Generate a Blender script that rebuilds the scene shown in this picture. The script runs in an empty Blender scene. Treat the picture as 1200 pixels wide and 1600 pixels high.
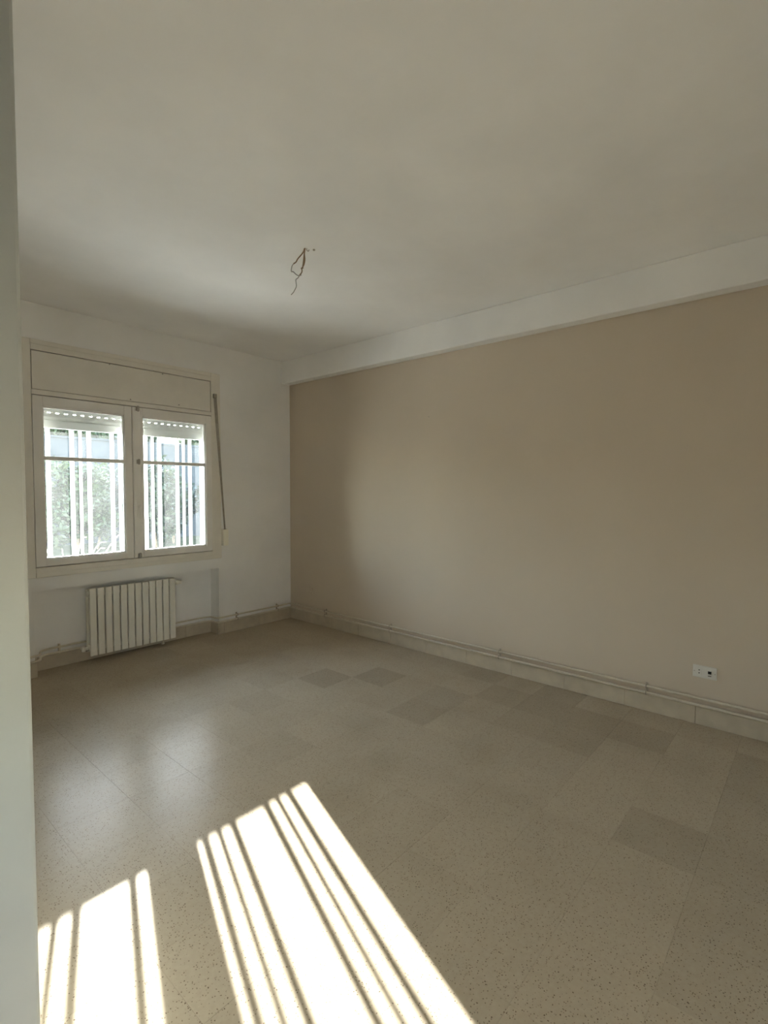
import bpy, bmesh, math, random
from mathutils import Vector, Matrix

random.seed(7)
sc = bpy.context.scene
COL = sc.collection

# ------------------------------------------------------------------ camera, sky, sun, exposure
# room frame: corner of window wall and tan wall at the origin, window wall on y = 0, tan wall on x = 0, z up
CAM_F, YAW, PITCH, ROLL = 793.85, 0.855417, -0.042911, 0.002554
cam_d = bpy.data.cameras.new('camera')
cam = bpy.data.objects.new('camera', cam_d)
COL.objects.link(cam)
sc.camera = cam
cam_d.sensor_fit = 'HORIZONTAL'
cam_d.sensor_width = 36.0
cam_d.lens = CAM_F * 36.0 / 1200.0
cam_d.clip_start = 0.02
fwd = Vector((math.sin(YAW) * math.cos(PITCH), math.cos(YAW) * math.cos(PITCH), math.sin(PITCH)))
rgt = Vector((math.cos(YAW), -math.sin(YAW), 0))
upv = rgt.cross(fwd)
r2 = math.cos(ROLL) * rgt + math.sin(ROLL) * upv
u2 = -math.sin(ROLL) * rgt + math.cos(ROLL) * upv
m = Matrix((r2, u2, -fwd)).transposed().to_4x4()
m.translation = Vector((-3.6346, -4.56167, 1.45))
cam.matrix_world = m

SUN_AZ, SUN_EL = math.radians(20.2), math.radians(17.9)
sun_d = bpy.data.lights.new('sun', 'SUN')
sun_d.energy = 35.5
sun_d.color = (1.0, 0.975, 0.945)
sun_d.angle = math.radians(0.4)
sun = bpy.data.objects.new('sun', sun_d)
COL.objects.link(sun)
sun_dir = Vector((-math.sin(SUN_AZ) * math.cos(SUN_EL), -math.cos(SUN_AZ) * math.cos(SUN_EL), -math.sin(SUN_EL)))
sun.rotation_euler = sun_dir.to_track_quat('-Z', 'Y').to_euler()
sun.location = (6, 16, 7)

world = bpy.data.worlds.new('sky')
sc.world = world
world.use_nodes = True
wn = world.node_tree
bg = wn.nodes['Background']
sky = wn.nodes.new('ShaderNodeTexSky')
sky.sky_type = 'NISHITA'
sky.sun_disc = False
sky.sun_elevation = SUN_EL
sky.sun_rotation = SUN_AZ
hz = wn.nodes.new('ShaderNodeHueSaturation')     # hazy, milky morning sky
hz.inputs['Saturation'].default_value = 0.72
wn.links.new(sky.outputs[0], hz.inputs['Color'])
wn.links.new(hz.outputs[0], bg.inputs[0])
bg.inputs[1].default_value = 2.1
sky.dust_density = 0.3

sc.view_settings.view_transform = 'Standard'
sc.view_settings.look = 'None'
sc.view_settings.gamma = 1.0
sc.view_settings.use_curve_mapping = False
sc.view_settings.exposure = 0.90
cy = sc.cycles
cy.max_bounces = 16
cy.diffuse_bounces = 10
cy.glossy_bounces = 4
cy.transparent_max_bounces = 24
cy.caustics_reflective = False
cy.caustics_refractive = False
cy.use_denoising = True
cy.sample_clamp_indirect = 6.0
cy.use_adaptive_sampling = False

# ------------------------------------------------------------------ materials
def nodes_of(name):
    mt = bpy.data.materials.new(name)
    mt.use_nodes = True
    nt = mt.node_tree
    return mt, nt, nt.nodes['Principled BSDF']

def N(nt, kind, **kw):
    n = nt.nodes.new(kind)
    for k, v in kw.items():
        setattr(n, k, v)
    return n

def pos(nt):
    return N(nt, 'ShaderNodeNewGeometry').outputs['Position']

def noise(nt, vec, scale, detail=3.0, rough=0.55):
    n = N(nt, 'ShaderNodeTexNoise')
    n.inputs['Scale'].default_value = scale
    n.inputs['Detail'].default_value = detail
    n.inputs['Roughness'].default_value = rough
    nt.links.new(vec, n.inputs['Vector'])
    return n.outputs['Fac']

def ramp(nt, fac, stops):
    r = N(nt, 'ShaderNodeValToRGB')
    el = r.color_ramp.elements
    while len(el) < len(stops):
        el.new(0.5)
    for e, (p, c) in zip(el, stops):
        e.position = p
        e.color = c if len(c) == 4 else (*c, 1)
    nt.links.new(fac, r.inputs[0])
    return r.outputs[0]

def mixc(nt, fac, a, b, mode='MIX'):
    x = N(nt, 'ShaderNodeMix', data_type='RGBA', blend_type=mode)
    for sock, v in ((x.inputs[0], fac), (x.inputs[6], a), (x.inputs[7], b)):
        if hasattr(v, 'is_linked'):
            nt.links.new(v, sock)
        elif isinstance(v, (int, float)):
            sock.default_value = v
        else:
            sock.default_value = (*v, 1)
    return x.outputs[2]

def bump(nt, bsdf, fac, strength, dist):
    b = N(nt, 'ShaderNodeBump')
    b.inputs['Strength'].default_value = strength
    b.inputs['Distance'].default_value = dist
    nt.links.new(fac, b.inputs['Height'])
    nt.links.new(b.outputs[0], bsdf.inputs['Normal'])

def paint(name, c, rough=0.8, var=0.05, scale=1.7, bscale=90.0, bstr=0.12, spec=0.3):
    mt, nt, bs = nodes_of(name)
    v = pos(nt)
    f = noise(nt, v, scale, 4)
    dark = tuple(x * (1 - var) for x in c)
    lite = tuple(min(1, x * (1 + var)) for x in c)
    nt.links.new(ramp(nt, f, [(0.3, dark), (0.7, lite)]), bs.inputs['Base Color'])
    bs.inputs['Roughness'].default_value = rough
    bs.inputs['Specular IOR Level'].default_value = spec
    if bstr:
        bump(nt, bs, noise(nt, v, bscale, 3), bstr, 0.002)
    return mt

M = {}
M['white_wall'] = paint('white_wall_paint', (0.85, 0.842, 0.828))
M['ceiling'] = paint('ceiling_paint', (0.84, 0.83, 0.815))
M['tan_wall'] = paint('tan_wall_paint', (0.585, 0.503, 0.402), rough=0.7, var=0.03, scale=1.1)
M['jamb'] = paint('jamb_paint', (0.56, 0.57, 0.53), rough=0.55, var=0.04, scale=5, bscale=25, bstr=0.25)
M['frame'] = paint('cream_window_paint', (0.77, 0.735, 0.665), rough=0.45, var=0.05, scale=4, bscale=60, bstr=0.1, spec=0.45)
M['sash'] = paint('sash_paint', (0.81, 0.785, 0.745), rough=0.4, var=0.04, scale=4, bscale=60, bstr=0.08, spec=0.45)
M['radiator'] = paint('radiator_enamel', (0.80, 0.775, 0.69), rough=0.38, var=0.04, scale=5, bstr=0.03, spec=0.5)
M['dirty_metal'] = paint('dusty_radiator_metal', (0.30, 0.27, 0.22), rough=0.7, var=0.2, scale=12)
M['pipe'] = paint('pipe_paint', (0.62, 0.56, 0.455), rough=0.4, var=0.08, scale=7, bstr=0.05, spec=0.5)
M['clip'] = paint('clip_metal', (0.42, 0.37, 0.30), rough=0.5, var=0.1, scale=9)
M['skirting'] = paint('skirting_stone', (0.52, 0.455, 0.35), rough=0.4, var=0.10, scale=9, bstr=0.02, spec=0.4)
M['plastic'] = paint('white_plastic', (0.66, 0.64, 0.59), rough=0.35, var=0.02, bstr=0, spec=0.5)
M['ivory'] = paint('ivory_plastic', (0.90, 0.87, 0.75), rough=0.35, var=0.02, bstr=0, spec=0.5)
M['black'] = paint('black_plastic', (0.02, 0.018, 0.015), rough=0.5, var=0.1, bstr=0)
M['strap'] = paint('grey_brown_strap', (0.33, 0.30, 0.245), rough=0.85, var=0.15, scale=30, bscale=400, bstr=0.3)
M['brass'] = paint('dull_bolt_metal', (0.40, 0.37, 0.33), rough=0.45, var=0.12, scale=20)
M['brown_wire'] = paint('brown_wire_sheath', (0.23, 0.15, 0.09), rough=0.5, var=0.1, bstr=0)
M['grey_wire'] = paint('grey_wire_sheath', (0.36, 0.35, 0.31), rough=0.5, var=0.1, bstr=0)
M['slat'] = paint('shutter_slat_plastic', (0.66, 0.68, 0.66), rough=0.5, var=0.03, bstr=0)
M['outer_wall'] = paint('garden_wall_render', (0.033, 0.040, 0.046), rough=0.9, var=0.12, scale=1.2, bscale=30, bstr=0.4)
M['bark'] = paint('bark', (0.17, 0.13, 0.09), rough=0.9, var=0.3, scale=14, bscale=40, bstr=0.8)
M['twig'] = paint('pale_twig', (0.50, 0.46, 0.38), rough=0.8, var=0.2, scale=14, bstr=0)
M['bounce_ground'] = paint('pale_bounce_ground', (0.55, 0.53, 0.48), rough=0.95, var=0.2, scale=3.5, bscale=20, bstr=0.8, spec=0.0)  # pale ground colour chosen to bounce sun in through the window
M['lawn'] = paint('dry_lawn', (0.07, 0.075, 0.045), rough=0.95, var=0.3, scale=2.5, bscale=20, bstr=0.8, spec=0.0)
M['sill_stone'] = paint('sill_stone', (0.70, 0.67, 0.62), rough=0.7, var=0.08, scale=8)

def terrazzo():
    mt, nt, bs = nodes_of('terrazzo')
    v = pos(nt)
    big = noise(nt, v, 0.9, 3)
    fine = noise(nt, v, 55.0, 4)
    base = ramp(nt, big, [(0.25, (0.410, 0.345, 0.255)), (0.75, (0.455, 0.388, 0.290))])
    base = mixc(nt, 0.08, base, ramp(nt, fine, [(0.3, (0.30, 0.25, 0.18)), (0.7, (0.70, 0.64, 0.54))]))
    def chips(scale, lo, hi, jitter):
        vo = N(nt, 'ShaderNodeTexVoronoi')
        vo.inputs['Scale'].default_value = scale
        vo.inputs['Randomness'].default_value = 1.0
        ds = N(nt, 'ShaderNodeVectorMath', operation='ADD')
        nz = N(nt, 'ShaderNodeTexNoise')
        nz.inputs['Scale'].default_value = scale * 1.4
        nt.links.new(v, nz.inputs['Vector'])
        sc_ = N(nt, 'ShaderNodeVectorMath', operation='SCALE')
        sc_.inputs['Scale'].default_value = jitter
        nt.links.new(nz.outputs['Color'], sc_.inputs[0])
        nt.links.new(v, ds.inputs[0]); nt.links.new(sc_.outputs[0], ds.inputs[1])
        nt.links.new(ds.outputs[0], vo.inputs['Vector'])
        near = ramp(nt, vo.outputs['Distance'], [(lo, (1, 1, 1)), (hi, (0, 0, 0))])
        sep = N(nt, 'ShaderNodeSeparateColor')
        nt.links.new(vo.outputs['Color'], sep.inputs[0])
        return near, sep.outputs
    n1, c1 = chips(140.0, 0.20, 0.32, 0.007)
    few = ramp(nt, c1[0], [(0.52, (0, 0, 0)), (0.56, (1, 1, 1))])
    f1 = mixc(nt, 1.0, n1, few, 'MULTIPLY')
    tint = ramp(nt, c1[1], [(0.0, (0.12, 0.08, 0.05)), (0.6, (0.18, 0.14, 0.095)), (1.0, (0.26, 0.22, 0.17))])
    base = mixc(nt, f1, base, tint)
    n2, c2 = chips(60.0, 0.24, 0.36, 0.010)
    few2 = ramp(nt, c2[0], [(0.70, (0, 0, 0)), (0.74, (1, 1, 1))])
    f2 = mixc(nt, 1.0, n2, few2, 'MULTIPLY')
    
    # old stains and worn patches
    st = ramp(nt, noise(nt, v, 2.3, 2, 0.5), [(0.50, (1, 1, 1)), (0.85, (0.88, 0.87, 0.85))])
    base = mixc(nt, 1.0, base, st, 'MULTIPLY')
    at = N(nt, 'ShaderNodeAttribute', attribute_type='OBJECT', attribute_name='shade')
    cmb = N(nt, 'ShaderNodeCombineColor')
    for i in range(3):
        nt.links.new(at.outputs['Fac'], cmb.inputs[i])
    base = mixc(nt, 1.0, base, cmb.outputs[0], 'MULTIPLY')
    nt.links.new(base, bs.inputs['Base Color'])
    bs.inputs['Roughness'].default_value = 0.27
    bs.inputs['Specular IOR Level'].default_value = 0.06
    bump(nt, bs, noise(nt, v, 3.0, 3), 0.10, 0.01)
    return mt
M['terrazzo'] = terrazzo()

def glowing_bar_paint():
    # thin white bars; translucency added so their shaded inner faces glow against the sun
    mt, nt, bs = nodes_of('glowing_white_bars')
    bs.inputs['Base Color'].default_value = (0.86, 0.86, 0.84, 1)
    bs.inputs['Roughness'].default_value = 0.35
    tr = N(nt, 'ShaderNodeBsdfTranslucent')
    tr.inputs[0].default_value = (0.9, 0.89, 0.86, 1)
    mx = N(nt, 'ShaderNodeMixShader')
    mx.inputs[0].default_value = 0.24
    nt.links.new(bs.outputs[0], mx.inputs[1]); nt.links.new(tr.outputs[0], mx.inputs[2])
    nt.links.new(mx.outputs[0], nt.nodes['Material Output'].inputs[0])
    return mt
M['bar'] = glowing_bar_paint()

def dirty_glass():
    mt, nt, bs = nodes_of('dusty_glass')
    nt.nodes.remove(bs)
    v = pos(nt)
    tp = N(nt, 'ShaderNodeBsdfTransparent'); tp.inputs[0].default_value = (0.95, 0.97, 0.96, 1)
    tl = N(nt, 'ShaderNodeBsdfTranslucent'); tl.inputs[0].default_value = (0.90, 0.93, 0.93, 1)
    gl = N(nt, 'ShaderNodeBsdfGlossy'); gl.inputs['Roughness'].default_value = 0.03
    dust = ramp(nt, noise(nt, v, 4.0, 5, 0.6), [(0.3, (0.008,) * 3), (0.75, (0.016,) * 3)])
    spots = ramp(nt, noise(nt, v, 55.0, 2, 0.5), [(0.70, (0, 0, 0)), (0.80, (0.06,) * 3)])
    ad = mixc(nt, 1.0, dust, spots, 'ADD')
    m1 = N(nt, 'ShaderNodeMixShader')
    nt.links.new(ad, m1.inputs[0]); nt.links.new(tp.outputs[0], m1.inputs[1]); nt.links.new(tl.outputs[0], m1.inputs[2])
    fr = N(nt, 'ShaderNodeFresnel'); fr.inputs[0].default_value = 1.25
    m2 = N(nt, 'ShaderNodeMixShader')
    nt.links.new(fr.outputs[0], m2.inputs[0]); nt.links.new(m1.outputs[0], m2.inputs[1]); nt.links.new(gl.outputs[0], m2.inputs[2])
    nt.links.new(m2.outputs[0], nt.nodes['Material Output'].inputs[0])
    return mt
M['glass'] = dirty_glass()

def leaf_mat(name, c1, c2):
    mt, nt, bs = nodes_of(name)
    v = pos(nt)
    c = ramp(nt, noise(nt, v, 3.0, 4), [(0.3, c1), (0.7, c2)])
    nt.links.new(c, bs.inputs['Base Color'])
    bs.inputs['Roughness'].default_value = 0.5
    tr = N(nt, 'ShaderNodeBsdfTranslucent')
    nt.links.new(c, tr.inputs[0])
    mx = N(nt, 'ShaderNodeMixShader'); mx.inputs[0].default_value = 0.18
    nt.links.new(bs.outputs[0], mx.inputs[1]); nt.links.new(tr.outputs[0], mx.inputs[2])
    nt.links.new(mx.outputs[0], nt.nodes['Material Output'].inputs[0])
    return mt
M['leaf_dark'] = leaf_mat('dark_leaf', (0.014, 0.026, 0.011), (0.03, 0.048, 0.02))
M['leaf_mid'] = leaf_mat('mid_leaf', (0.026, 0.044, 0.016), (0.045, 0.066, 0.027))
M['leaf_blue'] = leaf_mat('grey_leaf', (0.032, 0.050, 0.032), (0.055, 0.075, 0.052))

# ------------------------------------------------------------------ mesh helpers
class MB:
    def __init__(self):
        self.v, self.f = [], []
    def box(self, x0, x1, y0, y1, z0, z1):
        n = len(self.v)
        self.v += [(x0, y0, z0), (x1, y0, z0), (x1, y1, z0), (x0, y1, z0), (x0, y0, z1), (x1, y0, z1), (x1, y1, z1), (x0, y1, z1)]
        self.f += [tuple(n + i for i in q) for q in ((3, 2, 1, 0), (4, 5, 6, 7), (0, 1, 5, 4), (1, 2, 6, 5), (2, 3, 7, 6), (3, 0, 4, 7))]
        return self
    def prism(self, poly, axis, a, b):
        # poly: 2-D points counter-clockwise, extruded along axis from a to b
        n, k = len(self.v), len(poly)
        for t in (a, b):
            for (p, q) in poly:
                self.v.append({'x': (t, p, q), 'y': (p, t, q), 'z': (p, q, t)}[axis])
        self.f.append(tuple(n + i for i in range(k))[::-1]); self.f.append(tuple(n + k + i for i in range(k)))
        for i in range(k):
            j = (i + 1) % k
            self.f.append((n + i, n + j, n + k + j, n + k + i))
        return self
    def tube(self, pts, r, seg=10, cap=True):
        pts = [Vector(p) for p in pts]
        n0 = len(self.v)
        t = (pts[1] - pts[0]).normalized()
        a = Vector((0, 0, 1)) if abs(t.z) < 0.9 else Vector((1, 0, 0))
        nrm = (a - t * a.dot(t)).normalized()
        for i, p in enumerate(pts):
            if i == 0: t = (pts[1] - pts[0]).normalized()
            elif i == len(pts) - 1: t = (pts[-1] - pts[-2]).normalized()
            else: t = ((pts[i + 1] - p).normalized() + (p - pts[i - 1]).normalized()).normalized()
            nrm = (nrm - t * nrm.dot(t)).normalized()
            bn = t.cross(nrm)
            rr = r[i] if isinstance(r, (list, tuple)) else r
            for s in range(seg):
                an = 2 * math.pi * s / seg
                self.v.append(tuple(p + (nrm * math.cos(an) + bn * math.sin(an)) * rr))
        for i in range(len(pts) - 1):
            for s in range(seg):
                a0, a1 = n0 + i * seg + s, n0 + i * seg + (s + 1) % seg
                self.f.append((a0, a1, a1 + seg, a0 + seg))
        if cap:
            self.f.append(tuple(n0 + s for s in range(seg))[::-1])
            self.f.append(tuple(n0 + (len(pts) - 1) * seg + s for s in range(seg)))
        return self
    def mesh(self, name, mat, bevel=0.0, smooth=False, seg=2):
        me = bpy.data.meshes.new(name)
        me.from_pydata(self.v, [], self.f)
        bm = bmesh.new(); bm.from_mesh(me)
        bmesh.ops.recalc_face_normals(bm, faces=bm.faces)
        if bevel:
            ed = [e for e in bm.edges if len(e.link_faces) == 2 and e.calc_face_angle(0) > 0.6]
            bmesh.ops.bevel(bm, geom=ed, offset=bevel, segments=seg, profile=0.5, affect='EDGES', clamp_overlap=True)
        bm.to_mesh(me); bm.free()
        me.materials.append(mat)
        if smooth:
            me.polygons.foreach_set('use_smooth', [True] * len(me.polygons))
            me.set_sharp_from_angle(angle=math.radians(40))
        return me

def link(name, me, parent=None):
    o = bpy.data.objects.new(name, me)
    COL.objects.link(o)
    if parent:
        o.parent = parent
    return o

def part(name, mb, mat, parent=None, bevel=0.0, smooth=False, seg=2):
    return link(name, mb.mesh(name, M[mat], bevel, smooth, seg), parent)

def tag(o, label, cat, group=None):
    o['label'] = label; o['category'] = cat
    if group: o['group'] = group
    return o

def thing(name, label, cat, group=None):
    return tag(link(name, None), label, cat, group)

def struct(o, label=None):
    o['kind'] = 'structure'
    if label: o['label'] = label
    return o

def fillet(pts, r, n=6):
    pts = [Vector(p) for p in pts]
    out = [pts[0]]
    for a, b, c in zip(pts, pts[1:], pts[2:]):
        d1, d2 = (a - b).normalized(), (c - b).normalized()
        k = min(r, (a - b).length * 0.45, (c - b).length * 0.45)
        p0, p1 = b + d1 * k, b + d2 * k
        for i in range(n + 1):
            t = i / n
            out.append(p0 * (1 - t) ** 2 + b * 2 * t * (1 - t) + p1 * t * t)
    out.append(pts[-1])
    return out

# ------------------------------------------------------------------ room shell
H, HB = 2.858, 2.613          # ceiling, underside of the beam
XL, YB = -3.40, -4.75         # left wall face, back wall face
WT = 0.30
OX0, OX1, OZ0, OZ1 = -2.48, -0.93, 0.80, 2.55      # window opening
NX0, NX1, NZ, ND = -2.48, -0.905, 0.667, 0.15      # radiator niche

w = MB()
w.box(XL - 0.12, NX0, 0, WT, -0.05, H)
w.box(NX1, 0.0, 0, WT, -0.05, H)
w.box(OX1, NX1, 0, WT, NZ, H)
w.box(OX0, OX1, 0, WT, NZ, OZ0)
w.box(NX0, NX1, ND, WT, -0.05, NZ)
w.box(OX0, OX1, 0, WT, OZ1, H)
w.box(OX0, OX1, 0.22, WT, 2.14, OZ1)
struct(part('wall_front', w, 'white_wall'), 'white wall with the window and the radiator niche')
struct(part('wall_right', MB().box(0, 0.2, YB - 0.2, WT, -0.05, H), 'tan_wall'), 'long bare tan painted wall')
struct(part('trim_1', MB().box(-0.11, 0.0, YB, 0.0, HB, H), 'ceiling', bevel=0.008), 'shallow white beam along the top of the tan wall')
JY = -3.615
w = MB()
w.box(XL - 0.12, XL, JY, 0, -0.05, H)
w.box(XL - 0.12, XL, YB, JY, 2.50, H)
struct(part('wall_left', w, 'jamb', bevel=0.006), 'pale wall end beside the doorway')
struct(part('wall_back', MB().box(XL - 0.12, 0.2, YB - 0.15, YB, -0.05, H), 'white_wall'))
struct(part('ceiling', MB().box(-5.8, 0.2, -6.4, WT, H, H + 0.2), 'ceiling'), 'plain white ceiling')
# hall behind the doorway, where the photograph was taken from
w = MB()
w.box(-5.8, -5.6, -6.4, -2.4, -0.05, H)
w.box(-5.6, XL - 0.12, -2.6, -2.4, -0.05, H)
w.box(-5.6, -4.85, -6.4, -6.2, -0.05, H)
w.box(-4.15, XL, -6.4, -6.2, -0.05, H)
w.box(-4.85, -4.15, -6.4, -6.2, -0.05, 1.1)
w.box(-4.85, -4.15, -6.4, -6.2, 1.5, H)
w.box(XL - 0.12, XL, -6.2, YB - 0.15, -0.05, H)
struct(part('wall_hall', w, 'white_wall'))

# floor: a bed with terrazzo tiles laid in it
fl = struct(part('floor', MB().box(-5.8, 0.2, -6.4, WT, -0.15, -0.002), 'terrazzo'), 'speckled beige terrazzo tile floor')
P = 0.30
J = 0.0002
gx = [-2.66 + P * i for i in range(-3, 10)]
gy = [-2.73 + P * i for i in range(-8, 11)]
def cuts(g, lo, hi):
    s = [lo] + [x for x in g if lo + 0.02 < x < hi - 0.02] + [hi]
    return list(zip(s, s[1:]))
xs, ys = cuts(gx, XL - 0.12, 0.0), cuts(gy, YB, 0.0)
dark = {(-1.16, -1.83): 0.86, (-0.86, -2.13): 0.86, (-1.16, -2.73): 0.89, (-0.86, -2.73): 0.93, (-1.46, -4.23): 0.91,
        (-0.56, -3.03): 0.92, (-0.56, -3.33): 0.90, (-0.86, -3.63): 0.93, (-0.56, -3.63): 0.90, (-0.56, -3.93): 0.91, (-0.26, -3.33): 0.93,
        (-1.46, -1.53): 0.94, (-0.26, -2.73): 0.93, (-1.76, -1.83): 0.95, (-0.86, -4.53): 0.92, (-1.16, -4.53): 0.93, (-0.56, -4.53): 0.90,
        (-1.46, -4.53): 0.92, (-1.76, -4.53): 0.94, (-2.06, -4.53): 0.95}
tile_cache = {}
def tile_mesh(sx, sy):
    k = (round(sx, 3), round(sy, 3))
    if k not in tile_cache:
        tile_cache[k] = MB().box(J, sx - J, J, sy - J, -0.02, 0.0).mesh('tile', M['terrazzo'], 0.0003, seg=1)
    return tile_cache[k]
for x0, x1 in xs:
    for y0, y1 in ys:
        t = link('tile', tile_mesh(x1 - x0, y1 - y0), fl)
        t.location = (x0, y0, 0)
        s = random.gauss(1.0, 0.018)
        for (dx, dy), q in dark.items():
            if abs(dx - x0) < 0.03 and abs(dy - y0) < 0.03:
                s = q
        t['shade'] = s
for x0, x1 in cuts(gx, NX0, NX1):
    t = link('tile', tile_mesh(x1 - x0, ND), fl); t.location = (x0, 0, 0); t['shade'] = 0.97

# tiled skirting
BZ, BT = 0.112, 0.012
def skirting(name, label, a, b, axis, off, first, step=0.415):
    # runs from a to b along the axis; off: (lo, hi) across it
    def bx(s, e, lo, hi, z1):
        return MB().box(s, e, lo, hi, 0, z1) if axis == 'x' else MB().box(lo, hi, s, e, 0, z1)
    mid = (off[0] + off[1]) / 2
    back = (mid, off[1]) if off[2] > 0 else (off[0], mid)
    root = struct(part(name, bx(a, b, back[0], back[1], BZ - 0.003), 'skirting'), label)
    g = [first + step * i for i in range(-14, 14)]
    s = sorted([a] + [x for x in g if a + 0.03 < x < b - 0.03] + [b])
    for p, q in zip(s, s[1:]):
        link('skirting_tile', bx(p + 0.0007, q - 0.0007, off[0], off[1], BZ).mesh('skirting_tile', M['skirting'], 0.0025, seg=2), root)
    return root
skirting('baseboard_right', 'beige tiled skirting along the tan wall', YB, 0.0, 'y', (-BT, 0.0, 1), -3.159)
skirting('baseboard_front', 'beige tiled skirting right of the radiator niche', NX1, -BT, 'x', (-BT, 0.0, 1), -0.44)
skirting('baseboard_niche', 'beige tiled skirting inside the radiator niche', NX0, NX1, 'x', (ND - BT, ND, 1), -1.6)
skirting('baseboard_side', 'beige tiled skirting on the niche side', 0.0, ND - BT, 'y', (NX1 - BT, NX1, 1), -9)
skirting('baseboard_left', 'beige tiled skirting left of the radiator niche', XL, NX0 + 0.012, 'x', (-BT, 0.0, 1), -2.9)

# ------------------------------------------------------------------ window
win = struct(link('window_1', None), 'cream painted double casement window with roller shutter box')
f = MB()
FY0, FY1 = -0.016, 0.05
f.box(-2.552, -2.463, FY0, 0.0, 0.768, 2.585)
f.box(OX0, -2.463, 0.0, FY1, 0.82, OZ1)
f.box(-0.975, -0.877, FY0, 0.0, 0.768, 2.585)
f.box(-0.975, OX1, 0.0, FY1, 0.82, OZ1)
f.box(-2.463, -0.975, FY0, FY1, 2.505, 2.549)
f.box(-2.463, -0.975, FY0, 0.0, 2.549, 2.585)
f.box(-2.463, -0.975, FY0, FY1, 2.171, 2.208)
f.box(-2.463, -0.975, FY0, FY1, 0.801, 0.846)
f.box(-2.463, -0.975, FY0 - 0.004, 0.0, 0.768, 0.806)
# stops behind the casements and the box panel, added to block sun leaks
f.box(-2.463, -0.975, 0.037, FY1, 0.846, 0.870)
f.box(-2.463, -0.975, 0.037, FY1, 2.150, 2.171)
f.box(-2.463, -2.445, 0.037, FY1, 0.870, 2.150)
f.box(-0.985, -0.972, 0.037, FY1, 0.870, 2.150)
f.box(-2.463, -0.975, 0.010, 0.030, 2.208, 2.225)
f.box(-2.463, -0.975, 0.010, 0.030, 2.485, 2.505)
f.box(-2.463, -2.445, 0.010, 0.030, 2.225, 2.485)
f.box(-0.995, -0.975, 0.010, 0.030, 2.225, 2.485)
part('window_frame', f, 'frame', win, bevel=0.003)
bp = part('shutter_box_panel', MB().box(-2.456, -0.982, FY0 + 0.004, 0.008, 2.2115, 2.499), 'frame', win, bevel=0.002)
for x, z in ((-1.90, 2.495), (-1.45, 2.492), (-1.735, 2.226), (-1.30, 2.235)):
    part('screw', MB().tube([(x, FY0 + 0.004, z), (x, FY0 + 0.0015, z)], 0.006, 10), 'brass', bp)
part('shutter_box_dark_sheet', MB().box(OX0, OX1, 0.208, 0.219, 2.14, OZ1), 'black', win)  # black sheet added to keep the box behind the panel seams dark

SY0, SY1 = -0.012, 0.036
def sash(x0, x1, lw, rw, label, meeting):
    s = MB()
    z0, z1, zb, zt = 0.852, 2.166, 0.908, 2.088
    s.box(x0, x0 + lw, SY0, SY1, z0, z1)
    s.box(x1 - rw, x1, SY0, SY1, z0, z1)
    s.box(x0 + lw, x1 - rw, SY0, SY1, z0, zb)
    s.box(x0 + lw, x1 - rw, SY0, SY1, zt, z1)
    # stepped glazing rebate round the pane
    e, d0, d1 = 0.009, SY0 + 0.012, SY1 - 0.004
    s.box(x0 + lw, x0 + lw + e, d0, d1, zb, zt)
    s.box(x1 - rw - e, x1 - rw, d0, d1, zb, zt)
    s.box(x0 + lw + e, x1 - rw - e, d0, d1, zb, zb + e)
    s.box(x0 + lw + e, x1 - rw - e, d0, d1, zt - e, zt)
    o = part('sash', s, 'sash', win, bevel=0.0025)
    o['label'] = label
    part('glazing_bar', MB().box(x0 + lw, x1 - rw, SY0 + 0.004, SY1 - 0.002, 1.676, 1.706), 'sash', o, bevel=0.003)
    part('pane', MB().box(x0 + lw + 0.002, x1 - rw - 0.002, 0.014, 0.018, 1.706, zt - 0.002), 'glass', o)
    part('pane', MB().box(x0 + lw + 0.002, x1 - rw - 0.002, 0.014, 0.018, zb + 0.002, 1.676), 'glass', o)
    return o
sl = sash(-2.459, -1.728, 0.068, 0.062, 'left casement of the window', False)
sr = sash(-1.722, -0.965, 0.087, 0.068, 'right casement of the window with the bolt', True)
part('stop_strip', MB().box(-1.742, -1.708, 0.037, 0.047, 0.872, 2.148), 'sash', sl, bevel=0.001)  # added strip closes the gap between the casements to the sun
# cover strip and bolt on the meeting stile
part('cover_strip', MB().prism([(-1.726, SY0), (-1.726, SY0 - 0.008), (-1.716, SY0 - 0.014), (-1.66, SY0 - 0.014), (-1.648, SY0)], 'z', 0.858, 2.160), 'sash', sr, bevel=0.002)
YS = SY0 - 0.014
for z in (2.150, 1.692, 0.872):
    k = MB().box(-1.700, -1.672, YS - 0.014, YS, z - 0.018, z + 0.018)
    k.tube([(-1.686, YS - 0.018, z - 0.024), (-1.686, YS - 0.018, z + 0.024)], 0.008, 10)
    part('bolt_keeper', k, 'brass', sr, bevel=0.002)
hd = MB().box(-1.702, -1.670, YS - 0.006, YS, 1.215, 1.365)
hd.tube([(-1.686, YS, 1.30), (-1.686, YS - 0.035, 1.30)], 0.009, 12)
hd.tube(fillet([(-1.686, YS - 0.035, 1.312), (-1.686, YS - 0.042, 1.26), (-1.682, YS - 0.034, 1.20)], 0.02), [0.010] * 3 + [0.009] * 4 + [0.008, 0.010][:2], 10)
part('handle', hd, 'sash', sr, bevel=0.001)

# outside sill
struct(part('windowsill', MB().prism([(0.051, 0.802), (0.36, 0.790), (0.36, 0.815), (0.051, 0.862)], 'x', OX0 + 0.001, OX1 - 0.001), 'sill_stone', bevel=0.003), 'stone sill outside the window')

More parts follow.
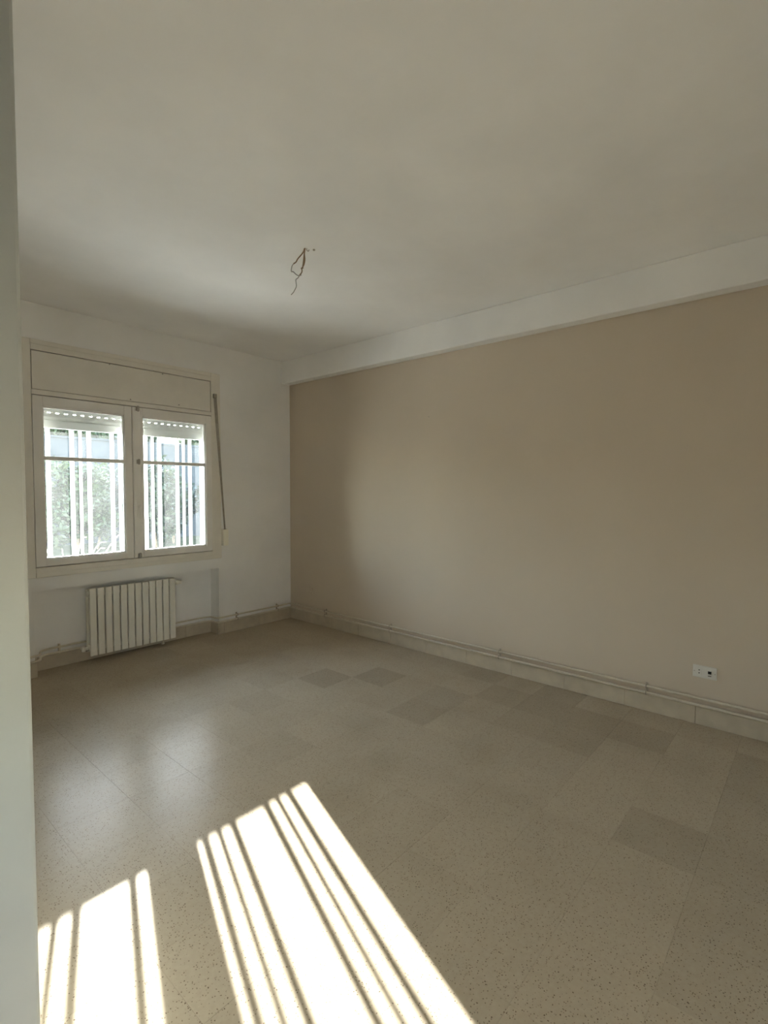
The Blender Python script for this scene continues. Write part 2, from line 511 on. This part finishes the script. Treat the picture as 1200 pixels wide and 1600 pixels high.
# roller shutter, nearly rolled up
sh = thing('roller_shutter', 'pale grey roller shutter pulled most of the way up behind the window glass', 'shutter')
SX0, SX1, SY = OX0 + 0.012, OX1 - 0.012, 0.115
def slat(z0, z1, name='slat'):
    b = MB()
    poly = [(SY - 0.003, z0), (SY - 0.007, z0 + (z1 - z0) * 0.5), (SY - 0.003, z1), (SY + 0.004, z1), (SY + 0.008, z0 + (z1 - z0) * 0.5), (SY + 0.004, z0)]
    b.prism(poly, 'x', SX0, SX1)
    return b
sm = slat(1.998, 2.056)
part('slat', sm, 'slat', sh, bevel=0.001)
# hooked edge between the two slats with a row of light slots
up = slat(2.0625, 2.124)
n = 25
pitch = (SX1 - SX0) / n
for i in range(n + 1):
    c = SX0 + i * pitch
    a, b_ = max(SX0, c - 0.018), min(SX1, c + 0.018)
    up.box(a, b_, SY - 0.003, SY + 0.004, 2.056, 2.0625)
part('slat', up, 'slat', sh)
part('slat', slat(2.126, 2.180), 'slat', sh)
eb = part('end_slat', MB().prism([(SY - 0.006, 1.936), (SY - 0.009, 1.94), (SY - 0.008, 2.000), (SY + 0.006, 2.000), (SY + 0.009, 1.94), (SY + 0.006, 1.936)], 'x', SX0, SX1), 'slat', sh, bevel=0.001)
for k in (-1, 1):
    x = SX0 - 0.004 if k < 0 else SX1 + 0.004
    part('guide_rail', MB().box(min(x - 0.006, x + 0.006), max(x - 0.006, x + 0.006), SY - 0.016, SY - 0.010, 0.87, 2.2).box(x - 0.006, x + 0.006, SY + 0.010, SY + 0.016, 0.87, 2.2), 'slat', sh)

# grille: five groups of three bars
gr = thing('window_grille', 'white security grille of upright bars in threes outside the window', 'grille')
GY = 0.22
bars = []
for c in (-2.365, -2.060, -1.742, -1.448, -1.144):
    for d, wd in ((-0.064, 0.032), (0.0, 0.023), (0.067, 0.032)):
        bars.append((c + d, wd))
for x, wd in bars:
    part('bar', MB().box(x - wd / 2, x + wd / 2, GY - 0.006, GY + 0.006, 0.838, 2.139), 'bar', gr, bevel=0.002)

# strap of the shutter
st = thing('shutter_strap', 'slanting grey brown shutter strap with ivory winder box right of the window', 'strap')
b = MB()
top, bot = Vector((-0.940, -0.030, 2.350)), Vector((-0.852, -0.036, 1.05))
n = 24
for i in range(n + 1):
    t = i / n
    c = top.lerp(bot, t)
    an = math.radians(15 + 55 * min(1, t * 1.6))
    d = Vector((math.cos(an), -math.sin(an), 0)) * (0.015 - 0.006 * t)
    e = Vector((math.sin(an), math.cos(an), 0)) * 0.0008
    b.v += [tuple(c - d - e), tuple(c + d - e), tuple(c + d + e), tuple(c - d + e)]
    if i:
        k = 4 * i
        for s in range(4):
            b.f.append((k - 4 + s, k - 4 + (s + 1) % 4, k + (s + 1) % 4, k + s))
b.f += [(0, 1, 2, 3), (4 * n, 4 * n + 1, 4 * n + 2, 4 * n + 3)]
part('strap', b, 'strap', st)
part('strap_guide', MB().box(-0.957, -0.923, -0.040, FY0, 2.345, 2.385), 'strap', st, bevel=0.004)
wb = part('winder_box', MB().box(-0.880, -0.822, -0.055, 0.0, 0.893, 1.055), 'ivory', st, bevel=0.007, seg=3)
part('winder_slot', MB().box(-0.864, -0.838, -0.042, -0.030, 1.050, 1.058), 'black', wb)

# ------------------------------------------------------------------ radiator
rad = thing('radiator', 'cream sectional radiator with twelve flat fronted sections in the niche under the window', 'radiator')
RX0, RX1, RZ0, RZ1, RY = -2.090, -1.348, 0.062, 0.625, 0.004
ns = 12
pt = (RX1 - RX0) / ns
fw = pt - 0.008
b = MB()
b.prism([(-fw / 2, 0.014), (-fw / 2, 0.004), (-fw / 2 + 0.006, 0), (fw / 2 - 0.006, 0), (fw / 2, 0.004), (fw / 2, 0.014)], 'z', RZ0, RZ1)
b.box(-0.008, 0.008, 0.014, 0.085, RZ0 + 0.03, RZ1 - 0.01)
b.prism([(-fw / 2, 0.085), (fw / 2, 0.085), (fw / 2, 0.095), (-fw / 2, 0.095)], 'z', RZ0 + 0.02, RZ1 - 0.012)
for z in (RZ0 + 0.06, RZ1 - 0.05):
    b.tube([(-pt / 2, 0.05, z), (pt / 2, 0.05, z)], 0.024, 14)
# curved hood leaning back over the top of each section
b.prism([(0.006, RZ1 - 0.003), (0.030, RZ1 + 0.001), (0.055, RZ1 - 0.002), (0.09, RZ1 - 0.014), (0.09, RZ1 - 0.020), (0.012, RZ1 - 0.020)], 'x', -fw / 2 + 0.004, fw / 2 - 0.004)
sec = b.mesh('section', M['radiator'], 0.0018, seg=1)
for i in range(ns):
    o = link('section', sec, rad)
    o.location = (RX0 + pt * (i + 0.5), RY, 0)
def valve(x, z, s):
    v = MB().tube([(x, RY + 0.05, z), (x + s * 0.035, RY + 0.05, z)], 0.014, 12)
    v.tube([(x + s * 0.035, RY + 0.05, z - 0.02), (x + s * 0.035, RY + 0.05, z + 0.02)], 0.016, 12)
    return v
v = valve(RX1, RZ1 - 0.05, 1)
v.tube([(RX1 + 0.03, RY + 0.05, RZ1 - 0.05), (RX1 + 0.062, RY + 0.02, RZ1 - 0.05)], 0.017, 12)
part('valve', v, 'radiator', rad, bevel=0.002)
v = valve(RX0, RZ0 + 0.06, -1)
v.tube(fillet([(RX0 - 0.035, RY + 0.05, RZ0 + 0.06), (RX0 - 0.035, RY + 0.075, RZ0 + 0.06), (RX0 - 0.035, 0.105, 0.118)], 0.02), 0.010, 10)
part('valve', v, 'radiator', rad)
for x in (RX0 + pt * 2, RX1 - pt * 2):
    part('bracket', MB().box(x - 0.006, x + 0.006, RY + 0.03, ND, RZ1 - 0.10, RZ1 - 0.075).tube([(x, RY + 0.03, RZ1 - 0.09), (x, ND, RZ1 - 0.09)], 0.007, 8), 'radiator', rad)

# ------------------------------------------------------------------ heating pipes
def run(z, r, dx):
    # room corner round into the niche and on past the radiator
    o = 0.026 + dx
    return fillet([(-o, YB + 0.02, z), (-o, -o, z), (NX1 + o * 0.2, -o, z), (NX1 - o - 0.01, -0.005, z), (NX1 - o - 0.012, 0.085, z), (NX1 - o - 0.07, 0.11, z),
                   (NX0 + o + 0.09, 0.11, z), (NX0 + o + 0.03, 0.085, z), (NX0 + 0.03, -o + 0.012, z), (NX0 - 0.03, -o, z), (XL + 0.05, -o, z)], 0.035)
pu = thing('heating_pipe', 'upper of two painted heating pipes along the foot of the walls', 'pipe', 'heating pipes above the skirting')
pl = thing('heating_pipe', 'lower of two painted heating pipes, lying just above the skirting', 'pipe', 'heating pipes above the skirting')
part('tube', MB().tube(run(0.170, 0.008, 0), 0.008, 10), 'pipe', pu, smooth=True)
part('tube', MB().tube(run(0.127, 0.009, 0), 0.009, 10), 'pipe', pl, smooth=True)
def clip(x, y, tx):
    c = MB()
    # wall plate and two half rings, local frame: wall at +n side
    if tx == 'y':   # on the tan wall
        c.box(x - 0.006, x, y - 0.007, y + 0.007, 0.112, 0.190)
        for z, r in ((0.170, 0.0105), (0.127, 0.0115)):
            c.tube([(x - 0.026 + r * math.cos(a), y, z + r * math.sin(a)) for a in [i * math.pi / 6 for i in range(13)]], 0.0035, 6)
            c.tube([(x, y, z), (x - 0.016, y, z)], 0.004, 6)
    else:
        c.box(x - 0.007, x + 0.007, y - 0.006, y, 0.112, 0.190)
        for z, r in ((0.170, 0.0105), (0.127, 0.0115)):
            c.tube([(x, y - 0.026 + r * math.cos(a), z + r * math.sin(a)) for a in [i * math.pi / 6 for i in range(13)]], 0.0035, 6)
            c.tube([(x, y, z), (x, y - 0.016, z)], 0.004, 6)
    return part('pipe_clip', c, 'clip', pu)
for y in (-0.60, -1.50, -2.64, -3.71):
    clip(0.0, y, 'y')
for x in (-0.71, -0.20):
    clip(x, 0.0, 'x')
for x in (-1.45, -2.28):
    c = MB().box(x - 0.006, x + 0.006, 0.112, ND - BT, 0.112, 0.190)
    part('pipe_clip', c, 'pipe', pu)
part('pipe_foot', MB().tube([(-1.43, 0.105, 0.0), (-1.43, 0.105, 0.119)], 0.008, 10).tube([(-1.43, 0.105, 0.0), (-1.43, 0.105, 0.006)], 0.016, 12), 'pipe', pl)

# ------------------------------------------------------------------ things on the tan wall
so = thing('wall_socket', 'white double wall plate with power socket and black phone jack on the tan wall', 'socket')
sy0, sy1, sz0, sz1 = -4.095, -3.968, 0.296, 0.372
pt_ = MB().box(-0.011, 0, sy0, sy1, sz0, sz1)
plate = part('plate', pt_, 'plastic', so, bevel=0.004)
yc = -4.003
part('socket_insert', MB().box(-0.0145, -0.0105, yc - 0.011, yc + 0.011, 0.314, 0.356), 'plastic', plate, bevel=0.002)
for z in (0.326, 0.344):
    part('socket_hole', MB().tube([(-0.015, yc, z), (-0.0140, yc, z)], 0.0035, 10), 'black', plate)
yj = -4.058
part('jack_frame', MB().box(-0.0135, -0.0105, yj - 0.012, yj + 0.012, 0.311, 0.352), 'plastic', plate, bevel=0.0015)
part('jack_opening', MB().box(-0.0142, -0.0130, yj - 0.009, yj + 0.009, 0.329, 0.346).box(-0.0140, -0.0130, yj - 0.009, yj + 0.009, 0.315, 0.319), 'black', plate)
for y in (-3.977, -4.086):
    part('screw', MB().tube([(-0.0105, y, 0.334), (-0.0125, y, 0.334)], 0.0032, 10), 'brass', plate)

cv = thing('socket_cover', 'small blank cover plate painted tan near the room corner', 'cover plate')
cvp = part('plate', MB().box(-0.009, 0, -0.385, -0.320, 0.325, 0.390), 'tan_wall', cv, bevel=0.005)
part('screw', MB().tube([(-0.009, -0.352, 0.357), (-0.012, -0.352, 0.357)], 0.008, 10), 'tan_wall', cv)
nl = thing('wall_nail', 'tiny nail left in the upper part of the tan wall', 'nail')
part('shank', MB().tube([(0, -1.927, 2.088), (-0.014, -1.927, 2.092)], 0.0022, 8), 'clip', nl)
part('nail_head', MB().tube([(-0.014, -1.927, 2.092), (-0.0155, -1.927, 2.0925)], 0.005, 10), 'clip', nl)

# ------------------------------------------------------------------ loose wires at the ceiling
wc = thing('ceiling_wires', 'bare brown and grey electric wires hanging from a hook in the ceiling', 'wires')
CP = m.translation
A = CP + (Vector((-1.634, -2.204, 2.872)) - CP) * ((H - CP.z) / (2.872 - CP.z))
def at(px, py, depth=0.0):
    # offsets read in pixels near the hook; across the view and down, at the hook's own distance
    s = (A - m.translation).dot(fwd) / CAM_F
    return A + r2 * ((px - 477) * s) + Vector((0, 0, -1)) * ((py - 388) * s) + fwd * depth
def wire(name, pts, r, mat):
    c = [Vector(p) for p in pts]
    sm_ = []
    for i in range(len(c) - 1):
        p0, p1, p2, p3 = c[max(i - 1, 0)], c[i], c[i + 1], c[min(i + 2, len(c) - 1)]
        for k in range(6):
            t = k / 6
            sm_.append(0.5 * ((2 * p1) + (p2 - p0) * t + (2 * p0 - 5 * p1 + 4 * p2 - p3) * t * t + (3 * p1 - p0 - 3 * p2 + p3) * t ** 3))
    sm_.append(c[-1])
    return part(name, MB().tube(sm_, r, 8), mat, wc, smooth=True)
wire('wire', [at(476, 386), at(474, 391, .01), at(470, 395, .02), at(464, 400, .03), at(461, 405, .03), at(457, 407, .035)], 0.0036, 'brown_wire')
wire('wire', [at(457, 407, .035), at(454.5, 412, .03), at(454, 421, .02), at(458, 424, .0), at(463, 428.5, .0), at(467, 430, .0), at(471, 430, -.01)], 0.0025, 'grey_wire')
wire('wire', [at(476, 386), at(475.3, 397), at(473.5, 408, .01), at(472, 415, .02), at(473, 418, .0), at(470, 419, .0)], 0.0036, 'brown_wire')
wire('wire', [at(477, 386), at(476, 397, -.01), at(477, 407, -.02), at(476, 414, -.02), at(473.5, 417.5, -.01), at(471.5, 419, 0), at(471, 423, .01), at(467.5, 428, .01)], 0.0034, 'brown_wire')
wire('wire', [at(467.5, 428, .01), at(465, 432, .01), at(462, 436, 0), at(462.3, 441, 0), at(462.5, 447, 0), at(459, 452, .01), at(457.5, 454.5, .01), at(453.5, 457, .02)], 0.0025, 'grey_wire')
part('ceiling_hook', MB().tube(fillet([at(479, 386), at(479, 391), at(482, 393), at(483, 390)], 0.008), 0.0022, 8), 'clip', wc)
part('screw', MB().tube([A + Vector((0.042, -0.028, 0)), A + Vector((0.042, -0.028, -0.006))], 0.007, 10), 'clip', wc)

# ------------------------------------------------------------------ garden seen through the glass
GZ = -0.45
struct(part('ground', MB().box(-20, 34, 4.6, 60, GZ - 0.2, GZ), 'lawn'), 'garden ground outside the window')
struct(part('bounce_terrace', MB().box(-20, 34, WT, 4.6, GZ - 0.2, GZ + 0.01), 'bounce_ground'), 'unseen pale strip along the house, added to bounce sunlight indoors')  # out of view; added to throw sunlight up to the ceiling
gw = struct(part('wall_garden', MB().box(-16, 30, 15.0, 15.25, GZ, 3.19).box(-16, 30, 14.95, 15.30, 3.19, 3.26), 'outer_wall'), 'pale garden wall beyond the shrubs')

def leaf_cloud(cx, cy, cz, rx, ry, rz, n, size, rng):
    b = MB()
    for _ in range(n):
        while True:
            d = Vector((rng.uniform(-1, 1), rng.uniform(-1, 1), rng.uniform(-1, 1)))
            if 0.15 < d.length < 1.0:
                break
        lump = 0.82 + 0.18 * math.sin(5 * d.x + cx) * math.cos(4 * d.z + 2 * d.y)
        p = Vector((cx + d.x * rx * lump, cy + d.y * ry * lump, cz + d.z * rz * lump))
        a = Vector((rng.gauss(0, 1), rng.gauss(0, 1), rng.gauss(0, 0.7))).normalized()
        c = a.cross(Vector((rng.gauss(0, 1), rng.gauss(0, 1), rng.gauss(0, 1)))).normalized()
        s = size * rng.uniform(0.6, 1.3)
        k = len(b.v)
        b.v += [tuple(p - a * s), tuple(p + c * s * 0.45), tuple(p + a * s), tuple(p - c * s * 0.45)]
        b.f.append((k, k + 1, k + 2, k + 3))
    return b
def plain(name, b, mat, parent, stuff=True):
    me = bpy.data.meshes.new(name)
    me.from_pydata(b.v, [], b.f)
    me.materials.append(M[mat])
    o = link(name, me, parent)
    if stuff: o['kind'] = 'stuff'
    return o
def shrub(label, x, y, rx, ry, h, mat, n, seed, cat='shrub', size=0.085):
    rng = random.Random(seed)
    t = thing('shrub', label, cat, 'shrubs in the garden')
    base = GZ
    s = MB()
    for k in range(5):
        a = rng.uniform(0, 6.28)
        s.tube([(x, y, base), (x + 0.15 * math.cos(a) * rx, y + 0.15 * math.sin(a) * ry, base + h * 0.3), (x + 0.5 * math.cos(a) * rx, y + 0.5 * math.sin(a) * ry, base + h * 0.75)], [0.03, 0.022, 0.008], 6)
    part('stem', s, 'bark', t)
    plain('foliage', leaf_cloud(x, y, base + h * 0.53, rx, ry, h * 0.47, n, size, rng), mat, t)
    return t
shrub('dark green shrub seen through the left end of the left casement', 1.15, 10.4, 1.25, 0.8, 2.95, 'leaf_mid', 5200, 1)
shrub('taller grey green shrub seen through the middle of the left casement', 2.55, 12.9, 1.25, 0.8, 2.8, 'leaf_blue', 4600, 2)
shrub('dark shrub behind the window mullion', 3.25, 10.3, 0.95, 0.75, 3.0, 'leaf_dark', 3900, 3)
shrub('grey leaved shrub seen through the middle of the right casement', 5.0, 12.8, 1.15, 0.8, 2.7, 'leaf_blue', 4200, 4)
shrub('dark green shrub seen through the right end of the right casement', 5.6, 10.4, 1.05, 0.8, 3.3, 'leaf_dark', 4600, 5)
def tree(label, x, y, h, rx, rz, mat, n, seed):
    rng = random.Random(seed)
    t = thing('tree', label, 'tree', 'trees beyond the garden wall')
    part('trunk', MB().tube([(x, y, GZ), (x + 0.1, y, h * 0.45), (x - 0.05, y + 0.1, h * 0.85)], [0.16, 0.12, 0.05], 8), 'bark', t, smooth=True)
    plain('crown', leaf_cloud(x, y, h - rz, rx, 1.2, rz, n, 0.12, rng), mat, t)
tree('leafy tree beyond the garden wall on the left side of the view', 3.6, 18.0, 4.3, 1.9, 0.75, 'leaf_mid', 5200, 11)
tree('leafy tree beyond the garden wall in the middle of the view', 6.4, 19.6, 4.45, 1.9, 0.8, 'leaf_dark', 5000, 12)
tree('leafy tree beyond the garden wall on the right side of the view', 9.4, 18.0, 4.35, 1.9, 0.85, 'leaf_mid', 5000, 13)
# twiggy bare bush close under the window
rng = random.Random(21)
tb = thing('bare_bush', 'bare twiggy bush with arching pale branches just outside the left casement', 'bush', 'shrubs in the garden')
for k in range(11):
    a = rng.uniform(0, 2 * math.pi)
    r_ = rng.uniform(0.25, 0.55)
    x0, y0 = -1.72, 1.7
    hh = rng.uniform(1.15, 1.55)
    tip = (x0 + r_ * 1.5 * math.cos(a), y0 + r_ * 1.2 * math.sin(a), GZ + hh - 0.08)
    pts = [Vector((x0, y0, GZ)), Vector((x0 + r_ * 0.4 * math.cos(a), y0 + r_ * 0.4 * math.sin(a), GZ + hh * 0.6)), Vector((x0 + r_ * math.cos(a), y0 + r_ * math.sin(a), GZ + hh)), Vector(tip)]
    fine = []
    for i in range(9):
        t = i / 8
        fine.append(pts[0] * (1 - t) ** 3 + pts[1] * 3 * t * (1 - t) ** 2 + pts[2] * 3 * t * t * (1 - t) + pts[3] * t ** 3)
    part('branch', MB().tube(fine, [0.010 - 0.0008 * i for i in range(9)], 6), 'twig', tb)
